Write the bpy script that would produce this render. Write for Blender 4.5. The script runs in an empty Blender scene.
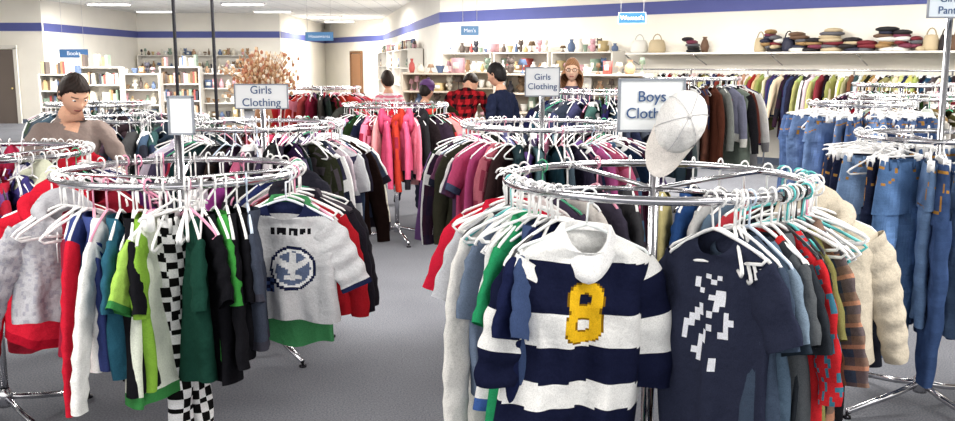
import bpy, math, random
import numpy as np
from mathutils import Vector, Matrix
rng=random.Random(11)
pi=math.pi
def lin(c):
    return np.array([((v/255)/12.92 if v/255<=.04045 else (((v/255)+.055)/1.055)**2.4) for v in c[:3]])
# ---------------------------------------------------------------- materials
def newmat(name):
    m=bpy.data.materials.new(name); m.use_nodes=True
    return m,m.node_tree.nodes,m.node_tree.links,m.node_tree.nodes['Principled BSDF']
def attrmat(name,rough=.9,bump=0.,bscale=40,metal=0,spec=.3,fine=0.):
    m,N,L,P=newmat(name)
    a=N.new('ShaderNodeAttribute'); a.attribute_name='Col'
    tc=N.new('ShaderNodeTexCoord')
    nz=N.new('ShaderNodeTexNoise'); nz.inputs['Scale'].default_value=bscale; nz.inputs['Detail'].default_value=3
    L.new(tc.outputs['Object'],nz.inputs['Vector'])
    L.new(a.outputs['Color'],P.inputs['Base Color'])
    P.inputs['Roughness'].default_value=rough; P.inputs['Metallic'].default_value=metal
    P.inputs['Specular IOR Level'].default_value=spec
    if bump>0:
        b=N.new('ShaderNodeBump'); b.inputs['Strength'].default_value=bump; b.inputs['Distance'].default_value=.03
        L.new(nz.outputs['Fac'],b.inputs['Height']); L.new(b.outputs['Normal'],P.inputs['Normal'])
        if fine>0:
            mx=N.new('ShaderNodeMixRGB'); mx.blend_type='MULTIPLY'; mx.inputs[0].default_value=fine
            n2=N.new('ShaderNodeTexNoise'); n2.inputs['Scale'].default_value=350
            L.new(tc.outputs['Object'],n2.inputs['Vector'])
            cr=N.new('ShaderNodeValToRGB'); cr.color_ramp.elements[0].position=.3; cr.color_ramp.elements[1].position=.6
            L.new(n2.outputs['Fac'],cr.inputs['Fac'])
            L.new(a.outputs['Color'],mx.inputs[1]); L.new(cr.outputs['Color'],mx.inputs[2]); L.new(mx.outputs[0],P.inputs['Base Color'])
    return m
FAB=attrmat('fabric',1.,.62,13,fine=.25,spec=.03)
PLA=attrmat('plastic',.35,spec=.5)
SKN=attrmat('skin_and_hair',.6,.05,60,spec=.2)
GEN=attrmat('painted_goods',.6)
MET=attrmat('chrome',.18,metal=1.)
def solid(name,c,rough=.8,noise=0,scale=5,bump=0):
    m,N,L,P=newmat(name); P.inputs['Roughness'].default_value=rough
    l=lin(c); tc=N.new('ShaderNodeTexCoord'); nz=N.new('ShaderNodeTexNoise'); nz.inputs['Scale'].default_value=scale; nz.inputs['Detail'].default_value=5
    L.new(tc.outputs['Object'],nz.inputs['Vector'])
    cr=N.new('ShaderNodeValToRGB'); cr.color_ramp.elements[0].position=.3; cr.color_ramp.elements[1].position=.7
    cr.color_ramp.elements[0].color=(*(l*(1-noise)),1); cr.color_ramp.elements[1].color=(*np.minimum(l*(1+noise),1),1)
    L.new(nz.outputs['Fac'],cr.inputs['Fac']); L.new(cr.outputs['Color'],P.inputs['Base Color'])
    if bump:
        b=N.new('ShaderNodeBump'); b.inputs['Strength'].default_value=bump; b.inputs['Distance'].default_value=.01
        L.new(nz.outputs['Fac'],b.inputs['Height']); L.new(b.outputs['Normal'],P.inputs['Normal'])
    return m
WALL=solid('wall_paint',(240,236,226),.85,.02,2)
STRIPE=solid('blue_stripe_paint',(84,92,156),.7,.03,3)
SIGNBLUE=solid('sign_text_blue',(44,80,130),.6)
WHITETXT=solid('sign_text_white',(240,245,250),.6)
def carpet():
    m,N,L,P=newmat('carpet'); P.inputs['Roughness'].default_value=1; P.inputs['Specular IOR Level'].default_value=.1
    tc=N.new('ShaderNodeTexCoord')
    n1=N.new('ShaderNodeTexNoise'); n1.inputs['Scale'].default_value=110; n1.inputs['Detail'].default_value=4
    n2=N.new('ShaderNodeTexNoise'); n2.inputs['Scale'].default_value=.9; n2.inputs['Detail'].default_value=4
    L.new(tc.outputs['Object'],n1.inputs['Vector']); L.new(tc.outputs['Object'],n2.inputs['Vector'])
    cr=N.new('ShaderNodeValToRGB'); e=cr.color_ramp.elements
    e[0].position=.3; e[0].color=(*lin((92,95,103)),1); e[1].position=.7; e[1].color=(*lin((134,136,142)),1)
    L.new(n1.outputs['Fac'],cr.inputs['Fac'])
    c2=N.new('ShaderNodeValToRGB'); c2.color_ramp.elements[0].color=(.82,.82,.83,1); c2.color_ramp.elements[1].color=(1,1,1,1)
    c2.color_ramp.elements[0].position=.35; c2.color_ramp.elements[1].position=.65
    L.new(n2.outputs['Fac'],c2.inputs['Fac'])
    mx=N.new('ShaderNodeMixRGB'); mx.blend_type='MULTIPLY'; mx.inputs[0].default_value=1
    L.new(cr.outputs['Color'],mx.inputs[1]); L.new(c2.outputs['Color'],mx.inputs[2]); L.new(mx.outputs[0],P.inputs['Base Color'])
    b=N.new('ShaderNodeBump'); b.inputs['Strength'].default_value=.35; b.inputs['Distance'].default_value=.01
    L.new(n1.outputs['Fac'],b.inputs['Height']); L.new(b.outputs['Normal'],P.inputs['Normal'])
    return m
def ceilmat():
    m,N,L,P=newmat('ceiling_tiles'); P.inputs['Roughness'].default_value=.9
    tc=N.new('ShaderNodeTexCoord'); br=N.new('ShaderNodeTexBrick'); br.offset=0
    br.inputs['Scale'].default_value=1; br.inputs['Brick Width'].default_value=.6; br.inputs['Row Height'].default_value=.6; br.inputs['Mortar Size'].default_value=.012
    br.inputs['Color1'].default_value=(.84,.83,.8,1); br.inputs['Color2'].default_value=(.78,.78,.75,1); br.inputs['Mortar'].default_value=(.5,.5,.5,1)
    L.new(tc.outputs['Object'],br.inputs['Vector']); L.new(br.outputs['Color'],P.inputs['Base Color'])
    return m
# ---------------------------------------------------------------- mesh builder
class MB:
    def __init__(s): s.v=[];s.f=[];s.c=[];s.n=0
    def add(s,V,F,C,M=None):
        V=np.asarray(V,float).reshape(-1,3); F=np.asarray(F,int)
        if M is not None: V=V@M[:3,:3].T+M[:3,3]
        C=np.asarray(C,float)
        if C.ndim==1: C=np.tile(C,(len(F),1))
        s.v.append(V); s.f.append(F+s.n); s.c.append(C); s.n+=len(V)
    def build(s,name,mat,parent=None,smooth=True):
        if not s.v: return None
        me=bpy.data.meshes.new(name)
        V=np.concatenate(s.v); F=np.concatenate(s.f); C=np.concatenate(s.c)
        me.from_pydata(V.tolist(),[],F.tolist())
        cols=np.ones((len(F)*4,4)); cols[:,:3]=np.repeat(C,4,axis=0)
        at=me.color_attributes.new('Col','FLOAT_COLOR','CORNER')
        at.data.foreach_set('color',cols.ravel())
        me.polygons.foreach_set('use_smooth',[smooth]*len(F))
        me.materials.append(mat); me.update()
        ob=bpy.data.objects.new(name,me); bpy.context.collection.objects.link(ob)
        if parent: ob.parent=parent; ob.matrix_parent_inverse=parent.matrix_world.inverted()
        return ob
def empty(name,x=0,y=0,z=0):
    e=bpy.data.objects.new(name,None); e.location=(x,y,z); e.empty_display_size=.1
    bpy.context.collection.objects.link(e); bpy.context.view_layer.update(); return e
def gf(r,n,closed=True):
    i=np.arange(r-1)[:,None]; j=np.arange(n if closed else n-1)[None,:]; j2=(j+1)%n
    return np.stack([i*n+j,i*n+j2,(i+1)*n+j2,(i+1)*n+j],-1).reshape(-1,4)
def wire(B,pts,r,col,n=6,closed=False,M=None,flat=1.):
    P=np.array(pts,float); k=len(P)
    rr=np.full(k,r) if np.isscalar(r) else np.array(r,float)
    if closed: T=np.roll(P,-1,0)-np.roll(P,1,0)
    else: T=np.gradient(P,axis=0)
    T/=np.linalg.norm(T,axis=1)[:,None]+1e-9
    up=np.array([0,0,1.]) if abs(T[0][2])<.9 else np.array([0,1.,0])
    a=np.cross(T[0],up); a/=np.linalg.norm(a)
    V=[]
    for i in range(k):
        a=a-T[i]*np.dot(a,T[i]); a/=np.linalg.norm(a)+1e-9; b=np.cross(T[i],a)
        for j in range(n):
            t=2*pi*j/n; V.append(P[i]+rr[i]*(math.cos(t)*a+flat*math.sin(t)*b))
    V=np.array(V); F=gf(k,n)
    if closed:
        F=np.concatenate([F,np.array([[(k-1)*n+j,(k-1)*n+(j+1)%n,(j+1)%n,j] for j in range(n)])])
    else:
        V=np.concatenate([V,[P[0]],[P[-1]]]); a0=len(V)-2; a1=a0+1
        F=np.concatenate([F,np.array([[a0,(j+2)%n,(j+1)%n,j] for j in range(0,n-n%2,2)]),
             np.array([[a1,(k-1)*n+j,(k-1)*n+(j+1)%n,(k-1)*n+(j+2)%n] for j in range(0,n-n%2,2)])])
    B.add(V,F,col,M)
def box(B,c,s,col,M=None):
    x,y,z=c; a,b,d=s[0]/2,s[1]/2,s[2]/2
    V=[(x+i*a,y+j*b,z+k*d) for i in(-1,1) for j in(-1,1) for k in(-1,1)]
    F=[(0,1,3,2),(4,6,7,5),(0,4,5,1),(2,3,7,6),(0,2,6,4),(1,5,7,3)]
    B.add(V,F,col,M)
def ellip(B,c,rad,col,M=None,r=9,n=14):
    th=np.linspace(.01,pi-.01,r)[:,None]; ph=np.arange(n)[None,:]*2*pi/n
    V=np.stack([c[0]+rad[0]*np.sin(th)*np.cos(ph),c[1]+rad[1]*np.sin(th)*np.sin(ph),c[2]+rad[2]*np.cos(th)+0*ph],-1)
    B.add(V.reshape(-1,3),gf(r,n),col,M)
def lathe(B,c,prof,col,n=10,M=None):
    ph=np.arange(n)[None,:]*2*pi/n; pr=np.array(prof)
    V=np.stack([c[0]+pr[:,0:1]*np.cos(ph),c[1]+pr[:,0:1]*np.sin(ph),c[2]+pr[:,1:2]+0*ph],-1)
    B.add(V.reshape(-1,3),gf(len(pr),n),col,M)
def xf(x,y,z,yaw=0,tilt=0,s=1,pitch=0):
    return np.array(Matrix.Translation((x,y,z))@Matrix.Rotation(yaw,4,'Z')@Matrix.Rotation(tilt,4,'Y')@Matrix.Rotation(pitch,4,'X')@Matrix.Diagonal((s,s,s,1)))
# ---------------------------------------------------------------- garments
def gcol(g,part,x,z,front,p):
    n=len(x); base=lin(g['c']); sc=lin(g.get('sc',g['c']))
    out=np.tile(base if part=='body' else sc,(n,1))
    h=-z if part=='body' else p*.4
    if 'st' in g:
        c2,per,du=g['st'][:3]; out[(h/per)%1<du]=lin(c2)
    if 'pl' in g:
        c2,c3,per=g['pl']; xx=x if part=='body' else z
        a=((h/per)%1<.45); b=((xx/per)%1<.45)
        out[a^b]=(lin(c2)+out[a^b])/2; out[a&b]=lin(c2); out[((h/per)%1>.85)|((xx/per)%1>.87)]=lin(c3)
    if 'ck' in g:
        per=g['ck'][1]; a=((h/per).astype(int)+np.floor(x/per).astype(int))%2==0; out[a]=lin(g['ck'][0])
    if 'yk' in g and part=='body': out[h<g['yk'][1]]=lin(g['yk'][0])
    if 'pr' in g:
        m=(np.sin(x*170+np.sin(h*90)*3)*np.sin(h*150+x*40))>.35; out[m]=lin(g['pr'])
    if 'gr' in g and part=='body':
        cx,typ=g['gr'],g.get('gt',0)
        if typ==0: m=front&((x/.07)**2+((h-.17)/.06)**2<1)&((np.sin(x*120+h*70)+np.sin(h*160))>-.5)
        elif typ==1: m=front&(abs(x)<.1)&(abs(h-.15)<.022)&((x/.028)%1<.7)
        elif typ==3: m=front&((abs(x+.03*np.sin(h*26))<.012)|(abs(x-.05-.02*np.cos(h*30))<.01)|(abs(x+.05-.025*np.sin(h*34+2))<.009))&(h>.1)&(h<.34)&(np.sin(h*75+x*60)>-.45)
        else: m=front&(abs(x)<.075)&((abs(h-.12)<.013)|(abs(h-.155)<.01)|(abs(h-.19)<.014))&((x/.016+np.sin(h*200)*.6)%1<.62)
        out[m]=lin(cx)
    if 'zip' in g and part=='body': out[front&(abs(x)<.008)]=lin(g['zip'])
    if 'cl' in g and part=='body': out[p<.05]=lin(g['cl'])
    if 'cf' in g:
        if part=='body': out[p>.93]=lin(g['cf'])
        else: out[p>.88]=lin(g['cf'])
    if 'fn' in g: out=g['fn'](out,part,x,z,front,p)
    return out
KIND={'tee':dict(L=.48,sw=.165,hem=.185,sl=.15,th=1.),'long':dict(L=.5,sw=.165,hem=.185,sl=.44,th=1.),
 'polo':dict(L=.5,sw=.17,hem=.19,sl=.16,th=1.05),'hoodie':dict(L=.5,sw=.18,hem=.185,sl=.46,th=1.35),
 'jacket':dict(L=.52,sw=.185,hem=.205,sl=.46,th=1.5),'tank':dict(L=.46,sw=.12,hem=.17,sl=0,th=.9),
 'dress':dict(L=.72,sw=.15,hem=.25,sl=.12,th=1.),'coat':dict(L=.75,sw=.2,hem=.22,sl=.52,th=1.4)}
def garment(B,M,g,res=1.,r=rng):
    K=dict(KIND[g['kind']]); K.update({k:g[k] for k in('L','sl','hem','sw') if k in g})
    L,sw,hem,th=K['L'],K['sw'],K['hem'],K['th']
    rows=max(9,int(17*res)); n=max(14,int(30*res)); n+=n%2
    p=np.linspace(0,1,rows)[:,None]
    kp=[0,.07,.18,.25,.33,.48,.75,1]; nw=.062
    W=np.interp(p,kp,[nw,nw+.025,sw*.86,sw,sw*1.0,sw*.98,hem*.97,hem])
    Z=np.interp(p,kp,[0,-.012,-.045,-.06,-.1,-.18,-L*.65,-L])
    D=th*np.interp(p,kp,[.04,.04,.028,.026,.034,.046,.046,.05])
    t=(np.arange(n)*2*pi/n)[None,:]; cs,sn=np.cos(t),np.sin(t)
    x=W*np.sign(cs)*np.abs(cs)**.8; y=D*np.sign(sn)*np.abs(sn)**.85
    drop=g.get('drop',.05); z=Z-drop*np.clip(-sn,0,1)*np.exp(-(p/.22))
    k1=r.uniform(24,42); f1=r.uniform(0,6.3); f2=r.uniform(0,6.3); k2=r.uniform(55,90)
    amp=.004+.017*p**1.2
    wv=np.sin(k1*x+f1+2*p); wv=np.sign(wv)*np.abs(wv)**.8
    y=y+amp*wv+.42*amp*np.sin(k2*x+f2-3*p)+.008*np.sin(7*p+f2)*p
    y=y+.004*np.sin(38*z+30*x+f2)*np.exp(-((p-.42)/.2)**2)
    x=x+.007*p*np.sin(11*p+f1); z=z+.009*p*np.sin(k1*.6*x+f2)
    V=np.stack([x,y,z+0*x],-1).reshape(-1,3); F=gf(rows,n)
    fc=V[F].mean(1); pc=np.repeat((p[:-1,0]+p[1:,0])/2,n); fr=np.tile(np.sin((np.arange(n)+.5)*2*pi/n)<0,rows-1)
    B.add(V,F,gcol(g,'body',fc[:,0],fc[:,2],fr,pc),M)
    if K['sl']>0:
        sl=K['sl']; m=max(6,int((8 if sl<.25 else 13)*res)); ns=max(10,int(14*res))
        for sd in(-1,1):
            q=np.linspace(0,1,m); al0=r.uniform(.45,.75) if sl<.25 else r.uniform(.4,.6); al1=r.uniform(.2,.5) if sl<.25 else r.uniform(-.02,.18)
            al=np.interp(q,[0,.35,1],[al0,(al0+al1)/2,al1]); px=[sd*(sw-.04)];pz=[-.085]; py=[0]; fy=r.uniform(-.12,.12)
            for i in range(1,m):
                ds=(sl+.04)/(m-1); px.append(px[-1]+sd*math.sin(al[i])*ds); pz.append(pz[-1]-math.cos(al[i])*ds); py.append(py[-1]+fy*ds*(1-.5*q[i])-.02*ds)
            px,py,pz=map(np.array,(px,py,pz)); a=np.interp(q,[0,.2,.5,.93,1],[.058,.064,.057 if sl<.3 else .048,.054 if sl<.3 else .037,.052 if sl<.3 else .034])
            b=th*np.interp(q,[0,.3,1],[.022,.026,.022]); tt=np.arange(ns)*2*pi/ns
            wr=1+.1*np.sin(q[:,None]*r.uniform(14,30)*(sl/.3+.3)+f1+1.5*np.sin(tt)[None,:])
            ax=(np.cos(tt)[None,:]*a[:,None])*(1+(wr-1)*.6); bx=(np.sin(tt)[None,:]*b[:,None])*(1+(wr-1)*1.8)
            X=px[:,None]+ax*np.cos(al)[:,None]*sd; Zs=pz[:,None]+ax*np.sin(al)[:,None]; Y=py[:,None]+bx+.006*np.sin(60*ax+f2)*q[:,None]
            V=np.stack([X,Y,Zs],-1).reshape(-1,3); F=gf(m,ns)
            qc=np.repeat((q[:-1]+q[1:])/2,ns); an=np.tile(np.cos((np.arange(ns)+.5)*2*pi/ns)*.06,m-1)
            B.add(V,F,gcol(g,'sleeve',an,an,an<9,qc),M)
    cc=lin(g.get('cl',g['c']))
    if g['kind'] in('polo','jacket','coat') or g.get('collar'):
        nn=26; tt=np.arange(nn)*2*pi/nn+pi*1.5; rows_=[]
        for (rw,rd,zz,dr) in[(.054,.034,-.005,.06),(.058,.038,.016,.07),(.066,.044,.014,.074),(.08,.052,-.008,.09),(.09,.056,-.022,.1),(.088,.052,-.024,.1)]:
            f=np.clip(-np.sin(tt),0,1); rows_.append(np.stack([rw*np.cos(tt)*(1-.25*f*(dr>.09)),rd*np.sin(tt),zz-dr*f**1.2],-1))
        B.add(np.array(rows_).reshape(-1,3),gf(6,nn),cc,M)
    if g['kind']=='hoodie':
        hc=lin(g.get('hc',g['c']))
        tt=np.linspace(0,2*pi,25)[:-1]
        pts=np.stack([.085*np.cos(tt),.05*np.sin(tt),-.01-.06*np.clip(-np.sin(tt),0,1)**1.5+.02*np.clip(np.sin(tt),0,1)],-1)
        wire(B,pts,.03+.006*np.sin(3*tt),hc,9,True,M)
        ellip(B,(0,.06,-.03),(.11,.05,.11),hc*.95,M,10,16)
        for sd in(-1,1): wire(B,[(sd*.03,-.075,-.07),(sd*.034,-.085,-.12),(sd*.03,-.08,-.19)],.004,lin((230,230,230)),4,M=M)
def pants(B,M,g,res=1.,r=rng):
    L=g.get('L',1.); w=g.get('w',.19); c=lin(g['c']); fade=lin(g.get('fd',g['c'])); st=lin((190,140,70)) if g.get('denim',1) else c
    def col(x,z,front,u):
        f=np.exp(-(u/.045)**2)*np.clip(1-abs(-z/L-.4)*2.4,0,1)
        f=f*(.7+.3*np.sin(z*37+x*60))
        o=c[None,:]*(1-f[:,None])+fade[None,:]*f[:,None]
        o*=(1+.09*np.sin(z*55+x*31))[:,None]
        if 'ck' in g:
            per=.026; a=((-z/per).astype(int)+np.floor(x/per).astype(int))%2==0; o[a]=lin(g['ck'])
        if g.get('denim',1):
            o[(z>-.035)&(z<-.03)]=st*.8
            pk=abs(np.hypot((abs(x)-w)/1.0,(z+.035)/.9)-.085)<.0035; o[pk&front]=st*.8
            o[front&(abs(x-.012)<.002)&(z>-.17)&(z<-.03)]=st*.8
            bp=(~front)&((abs(abs(x)-.09)<.055)&(abs(z+.14)<.065))&~((abs(abs(x)-.09)<.051)&(abs(z+.14)<.061)); o[bp]=st*.7
        return o
    n=int(26*res); n+=n%2; rows=int(14*res); p=np.linspace(0,1,rows)[:,None]
    t=(np.arange(n)*2*pi/n)[None,:]; cs,sn=np.cos(t),np.sin(t); cr=.27*L/1.
    W=np.interp(p,[0,.15,1],[w*.86,w*.92,w*1.03]); D=np.interp(p,[0,.5,1],[.028,.045,.05])
    x=W*np.sign(cs)*np.abs(cs)**.75; f1=r.uniform(0,6); y=D*np.sign(sn)*np.abs(sn)**.85+.008*np.sin(26*x+f1)
    z=-cr*p+0*x-.012*(np.clip(-sn,0,1))*(1-p)
    V=np.stack([x,y,z],-1).reshape(-1,3); F=gf(rows,n); fc=V[F].mean(1); fr=np.tile(np.sin((np.arange(n)+.5)*2*pi/n)<0,rows-1)
    B.add(V,F,col(fc[:,0],fc[:,2],fr,abs(fc[:,0])-w*.5),M)
    for sd in(-1,1):
        m=int(18*res); ns=int(18*res); q=np.linspace(0,1,m)[:,None]; tt=(np.arange(ns)*2*pi/ns)[None,:]
        z=-cr*.9-(L-cr*.9)*q; cx=sd*(w*.51)+.01*np.sin(4*q+f1); a=np.interp(q,[0,.4,1],[w*.52,w*.46,w*.42]); b=np.interp(q,[0,.4,1],[.046,.04,.034])
        wr=1+.14*np.sin(q*24+f1+sd+2*np.cos(tt))*np.sin(tt)
        X=cx+a*np.sign(np.cos(tt))*np.abs(np.cos(tt))**.85; Y=b*np.sin(tt)*wr+.016*np.sin(5*q+f1+sd)*q+.006*np.sin(50*X+f1)
        V=np.stack([X,Y,z+0*X],-1).reshape(-1,3); F=gf(m,ns); fc=V[F].mean(1); u=fc[:,0]-np.repeat((cx[:-1,0]+cx[1:,0])/2,ns)
        B.add(V,F,col(fc[:,0],fc[:,2],fc[:,1]<0,u),M)
    for bx in(-.13,-.07,.07,.13):
        box(B,(bx*w/.19,-.034,-.022),(.012,.006,.045),c*.9,M)
HH=.1
def hanger(B,M,col,clip=False,sp=.165,n=5):
    pts=[(0,0,.012),(0,0,HH-.028)]
    for k in range(0,9):
        a=-pi/2+k*pi*1.35/8; pts.append((.0215*math.cos(a)*1.0,0,HH-.006+.0215*math.sin(a)))
    wire(B,pts,.0032,col,n,M=M)
    if clip:
        wire(B,[(-.16,0,.008),(-.15,0,.014),(.15,0,.014),(.16,0,.008)],.005,col,n,M=M)
        for sd in(-1,1): box(B,(sd*.12,0,-.005),(.022,.03,.05),col,M)
        wire(B,[(-.15,0,.014),(-.02,0,.04),(0,0,.05),(.02,0,.04),(.15,0,.014)],.004,col,n,M=M)
    else:
        wire(B,[(0,0,.016),(-.03,0,.008),(-.09,0,-.016),(-sp+.01,0,-.048),(-sp-.004,0,-.06),(-sp+.01,0,-.072),(0,0,-.072),(sp-.01,0,-.072),(sp+.004,0,-.06),(sp-.01,0,-.048),(.09,0,-.016),(.03,0,.008),(0,0,.016)],.0048,col,n,M=M)
HC=[(242,242,242)]*14+[(200,215,235),(60,160,120),(225,150,175),(40,40,45)]
def psi(a):
    a%=360
    if a<=90: return math.radians(a)
    if a<=270: return math.radians(a-180)
    return math.radians(a-360)
CH=lin((205,205,210))
def rackframe(name,cx,cy,R,z,top=None,legs=.42,ly=0):
    e=empty(name,cx,cy,0); B=MB()
    wire(B,[(cx+R*math.cos(t),cy+R*math.sin(t),z) for t in np.linspace(0,2*pi,65)[:-1]],.0125,CH,8,True)
    wire(B,[(cx,cy,.1),(cx,cy,.6),(cx,cy,z+.02 if top is None else top)],.016,CH,8)
    wire(B,[(cx,cy,.1),(cx,cy,.75)],.021,CH,8)
    for k in range(4):
        a=ly+k*pi/2
        wire(B,[(cx,cy,z-.03),(cx+R*.5*math.cos(a),cy+R*.5*math.sin(a),z-.012),(cx+R*math.cos(a),cy+R*math.sin(a),z)],.008,CH,6)
        wire(B,[(cx,cy,.13),(cx+.15*math.cos(a),cy+.15*math.sin(a),.09),(cx+legs*math.cos(a),cy+legs*math.sin(a),.035)],.016,CH,6)
        fx,fy=cx+legs*math.cos(a),cy+legs*math.sin(a)
        lathe(B,(fx,fy,0),[(.001,0),(.022,0),(.022,.012),(.008,.016),(.008,.035),(.001,.035)],lin((40,40,45)),8)
    lathe(B,(cx,cy,0),[(.001,.08),(.035,.08),(.035,.15),(.022,.17)],CH,12)
    B.build('frame',MET,e); return e
def rg(pal,kinds,r=rng):
    g={'kind':r.choice(kinds),'c':tuple(max(0,min(255,v+r.randint(-14,14))) for v in r.choice(pal))}
    k=r.random()
    if k<.2: g['st']=(r.choice(pal),r.uniform(.03,.08),.45)
    elif k<.3: g['gr']=r.choice([(230,230,230),(230,180,60),(200,40,50)]); g['gt']=r.randint(0,2)
    elif k<.4: g['sc']=r.choice(pal)
    elif k<.52: g['pr']=r.choice(pal)
    elif k<.58: g['pl']=(r.choice(pal),(220,220,220),.06)
    if r.random()<.3: g['cl']=r.choice([(240,240,240),(30,30,35)])
    if r.random()<.25: g['cf']=r.choice(pal)
    return g
def fillrack(e,cx,cy,R,z,pal,kinds,n,res=.6,skip=(),s=(.95,1.1),hr=1.,jit=8):
    G=MB();H=MB()
    for i in range(n):
        a=360*i/n+rng.uniform(-2,2)
        if any(lo<=a%360<=hi for lo,hi in skip): continue
        sc=rng.uniform(*s); ra=math.radians(a)
        M=xf(cx+R*math.cos(ra),cy+R*math.sin(ra),z-(HH-.012),psi(a)+math.radians(rng.uniform(-jit,jit)),rng.uniform(-.04,.04))
        hanger(H,M,lin(rng.choice(HC)),n=4)
        garment(G,M@np.diag([sc,sc*.8,sc,1]),rg(pal,kinds),res)
    for i in range(int(n*hr*.45)):
        a=rng.uniform(0,360); ra=math.radians(a)
        if any(lo<=a%360<=hi for lo,hi in skip): continue
        hanger(H,xf(cx+R*math.cos(ra),cy+R*math.sin(ra),z-(HH-.012),psi(a)+rng.uniform(-.35,.35),rng.uniform(-.15,.15)),lin((242,242,242)),n=4)
    G.build('hanging_clothes',FAB,e); H.build('hangers',PLA,e)
def place(e,H,cx,cy,R,z,a,g,name,s=1.,yaw=None,res=1.,dr=0,hc=None,flat=.85,own=False,tilt=None):
    ra=math.radians(a); y=psi(a) if yaw is None else math.radians(yaw)
    M=xf(cx+(R+dr)*math.cos(ra),cy+(R+dr)*math.sin(ra),z-(HH-.012),y+math.radians(rng.uniform(-4,4)),rng.uniform(-.045,.045) if tilt is None else tilt)
    hanger(H,M,lin(hc or rng.choice(HC)),clip=g['kind']=='pants',n=6,sp=.165*s)
    G=MB(); Ms=M@np.diag([s,s*flat,s,1])
    if g['kind']=='pants': pants(G,Ms,g,res)
    else: garment(G,Ms,g,res)
    return G.build(name,FAB,None if own else e)
def text(s,size,M,mat,parent,ext=.001):
    c=bpy.data.curves.new('lettering','FONT'); c.body=s; c.size=size; c.extrude=ext; c.align_x='CENTER'; c.align_y='CENTER'
    o=bpy.data.objects.new('tmp',c); bpy.context.collection.objects.link(o); bpy.context.view_layer.update()
    me=bpy.data.meshes.new_from_object(o.evaluated_get(bpy.context.evaluated_depsgraph_get())); bpy.data.objects.remove(o)
    me.materials.clear(); me.materials.append(mat)
    ob=bpy.data.objects.new('lettering',me); bpy.context.collection.objects.link(ob)
    ob.matrix_world=Matrix(M.tolist())@Matrix.Rotation(pi/2,4,'X')
    if parent:
        bpy.context.view_layer.update(); ob.parent=parent; ob.matrix_parent_inverse=parent.matrix_world.inverted()
    return ob
def sign(parent,x,y,z,w,h,lines,size,yaw=0,bg=(236,240,242),fr=(140,146,156),mat=None,own=None):
    if own: parent=empty(own,x,y,z)
    B=MB(); M=xf(x,y,z,math.radians(yaw))
    box(B,(0,0,0),(w,.006,h),lin(bg),M)
    t=.007 if w<.5 else .02
    for s_ in(-1,1):
        box(B,(0,0,s_*h/2),(w+t,.014,t),lin(fr),M); box(B,(s_*w/2,0,0),(t,.014,h),lin(fr),M)
    B.build('sign_board',GEN,parent,False)
    for i,l in enumerate(lines):
        if not l: continue
        Mt=xf(x,y,z,math.radians(yaw))@xf(0,-.006,(len(lines)-1)*size*.55-i*size*1.1)
        text(l,size,Mt,mat or SIGNBLUE,parent)
    return parent
# ================================================================ ROOM
def wallseg(name,p0,p1,h=3.5,stripe=True,z0=2.62,z1=2.85):
    p0=Vector(p0);p1=Vector(p1); d=p1-p0; L=d.length; ang=math.atan2(d.y,d.x)
    B=MB(); M=xf(p0.x,p0.y,0,ang); box(B,(L/2,.06,h/2),(L,.12,h),lin((236,234,228)),M); o=B.build(name,WALL,smooth=False)
    if stripe:
        B=MB(); box(B,(L/2,-.008,(z0+z1)/2),(L,.016,z1-z0),lin((90,100,170)),M); B.build('trim_%d'%wallseg.k,STRIPE,smooth=False); wallseg.k+=1
        B=MB(); box(B,(L/2,-.008,.06),(L,.016,.12),lin((90,100,120)),M); B.build('baseboard_'+name[5:],GEN,smooth=False)
    return M,L
wallseg.k=1
B=MB(); box(B,(0,20,-.05),(40,60,.1),lin((120,120,130))); B.build('floor',carpet(),smooth=False)
B=MB(); box(B,(0,24,3.55),(40,52,.1),lin((230,230,230))); B.build('ceiling',ceilmat(),smooth=False)
wallseg('wall_left',(-15,-2),(-15,26.6))
wallseg('wall_back_left',(-15,26.6),(-12.4,26.6))
wallseg('wall_left_recess',(-12.4,26.7),(-12.4,34))
wallseg('wall_back',(-12.4,34),(-7.2,34))
wallseg('wall_back_return',(-7.2,34.1),(-7.2,44))
wallseg('wall_back_far',(-7.2,44),(-3.9,38.5))
wallseg('wall_middle',(-3.9,38.5),(-.84,21))
MR,LR=wallseg('wall_right_back',(-.84,21),(10.,11.4))
wallseg('wall_right',(10,11.4),(10,-2))
B=MB(); M=xf(-13.7,26.52,0)
box(B,(0,0,1.05),(.95,.04,2.1),lin((110,100,94)),M)
for s_ in(-1,1): box(B,(s_*.52,0,1.07),(.1,.07,2.15),lin((225,222,214)),M)
box(B,(0,0,2.17),(1.14,.07,.1),lin((225,222,214)),M); ellip(B,(.38,-.05,1.),(.03,.03,.03),lin((190,170,110)),M); B.build('door_1',GEN,smooth=False)
d=Vector((3.3,-5.5)).normalized()
M=xf(-5.3,40.75,0,math.atan2(d.y,d.x)); B=MB()
box(B,(0,-.02,1.05),(1.,.04,2.1),lin((150,110,80)),M)
for s_ in(-1,1): box(B,(s_*.56,-.03,1.07),(.12,.07,2.15),lin((120,86,60)),M)
box(B,(0,-.03,2.17),(1.24,.07,.1),lin((120,86,60)),M); B.build('door_2',GEN,smooth=False)
EM=bpy.data.materials.new('fluorescent_tube'); EM.use_nodes=True; P=EM.node_tree.nodes['Principled BSDF']; P.inputs['Emission Color'].default_value=(1,.98,.94,1); P.inputs['Emission Strength'].default_value=5; P.inputs['Base Color'].default_value=(1,1,1,1)
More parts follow.
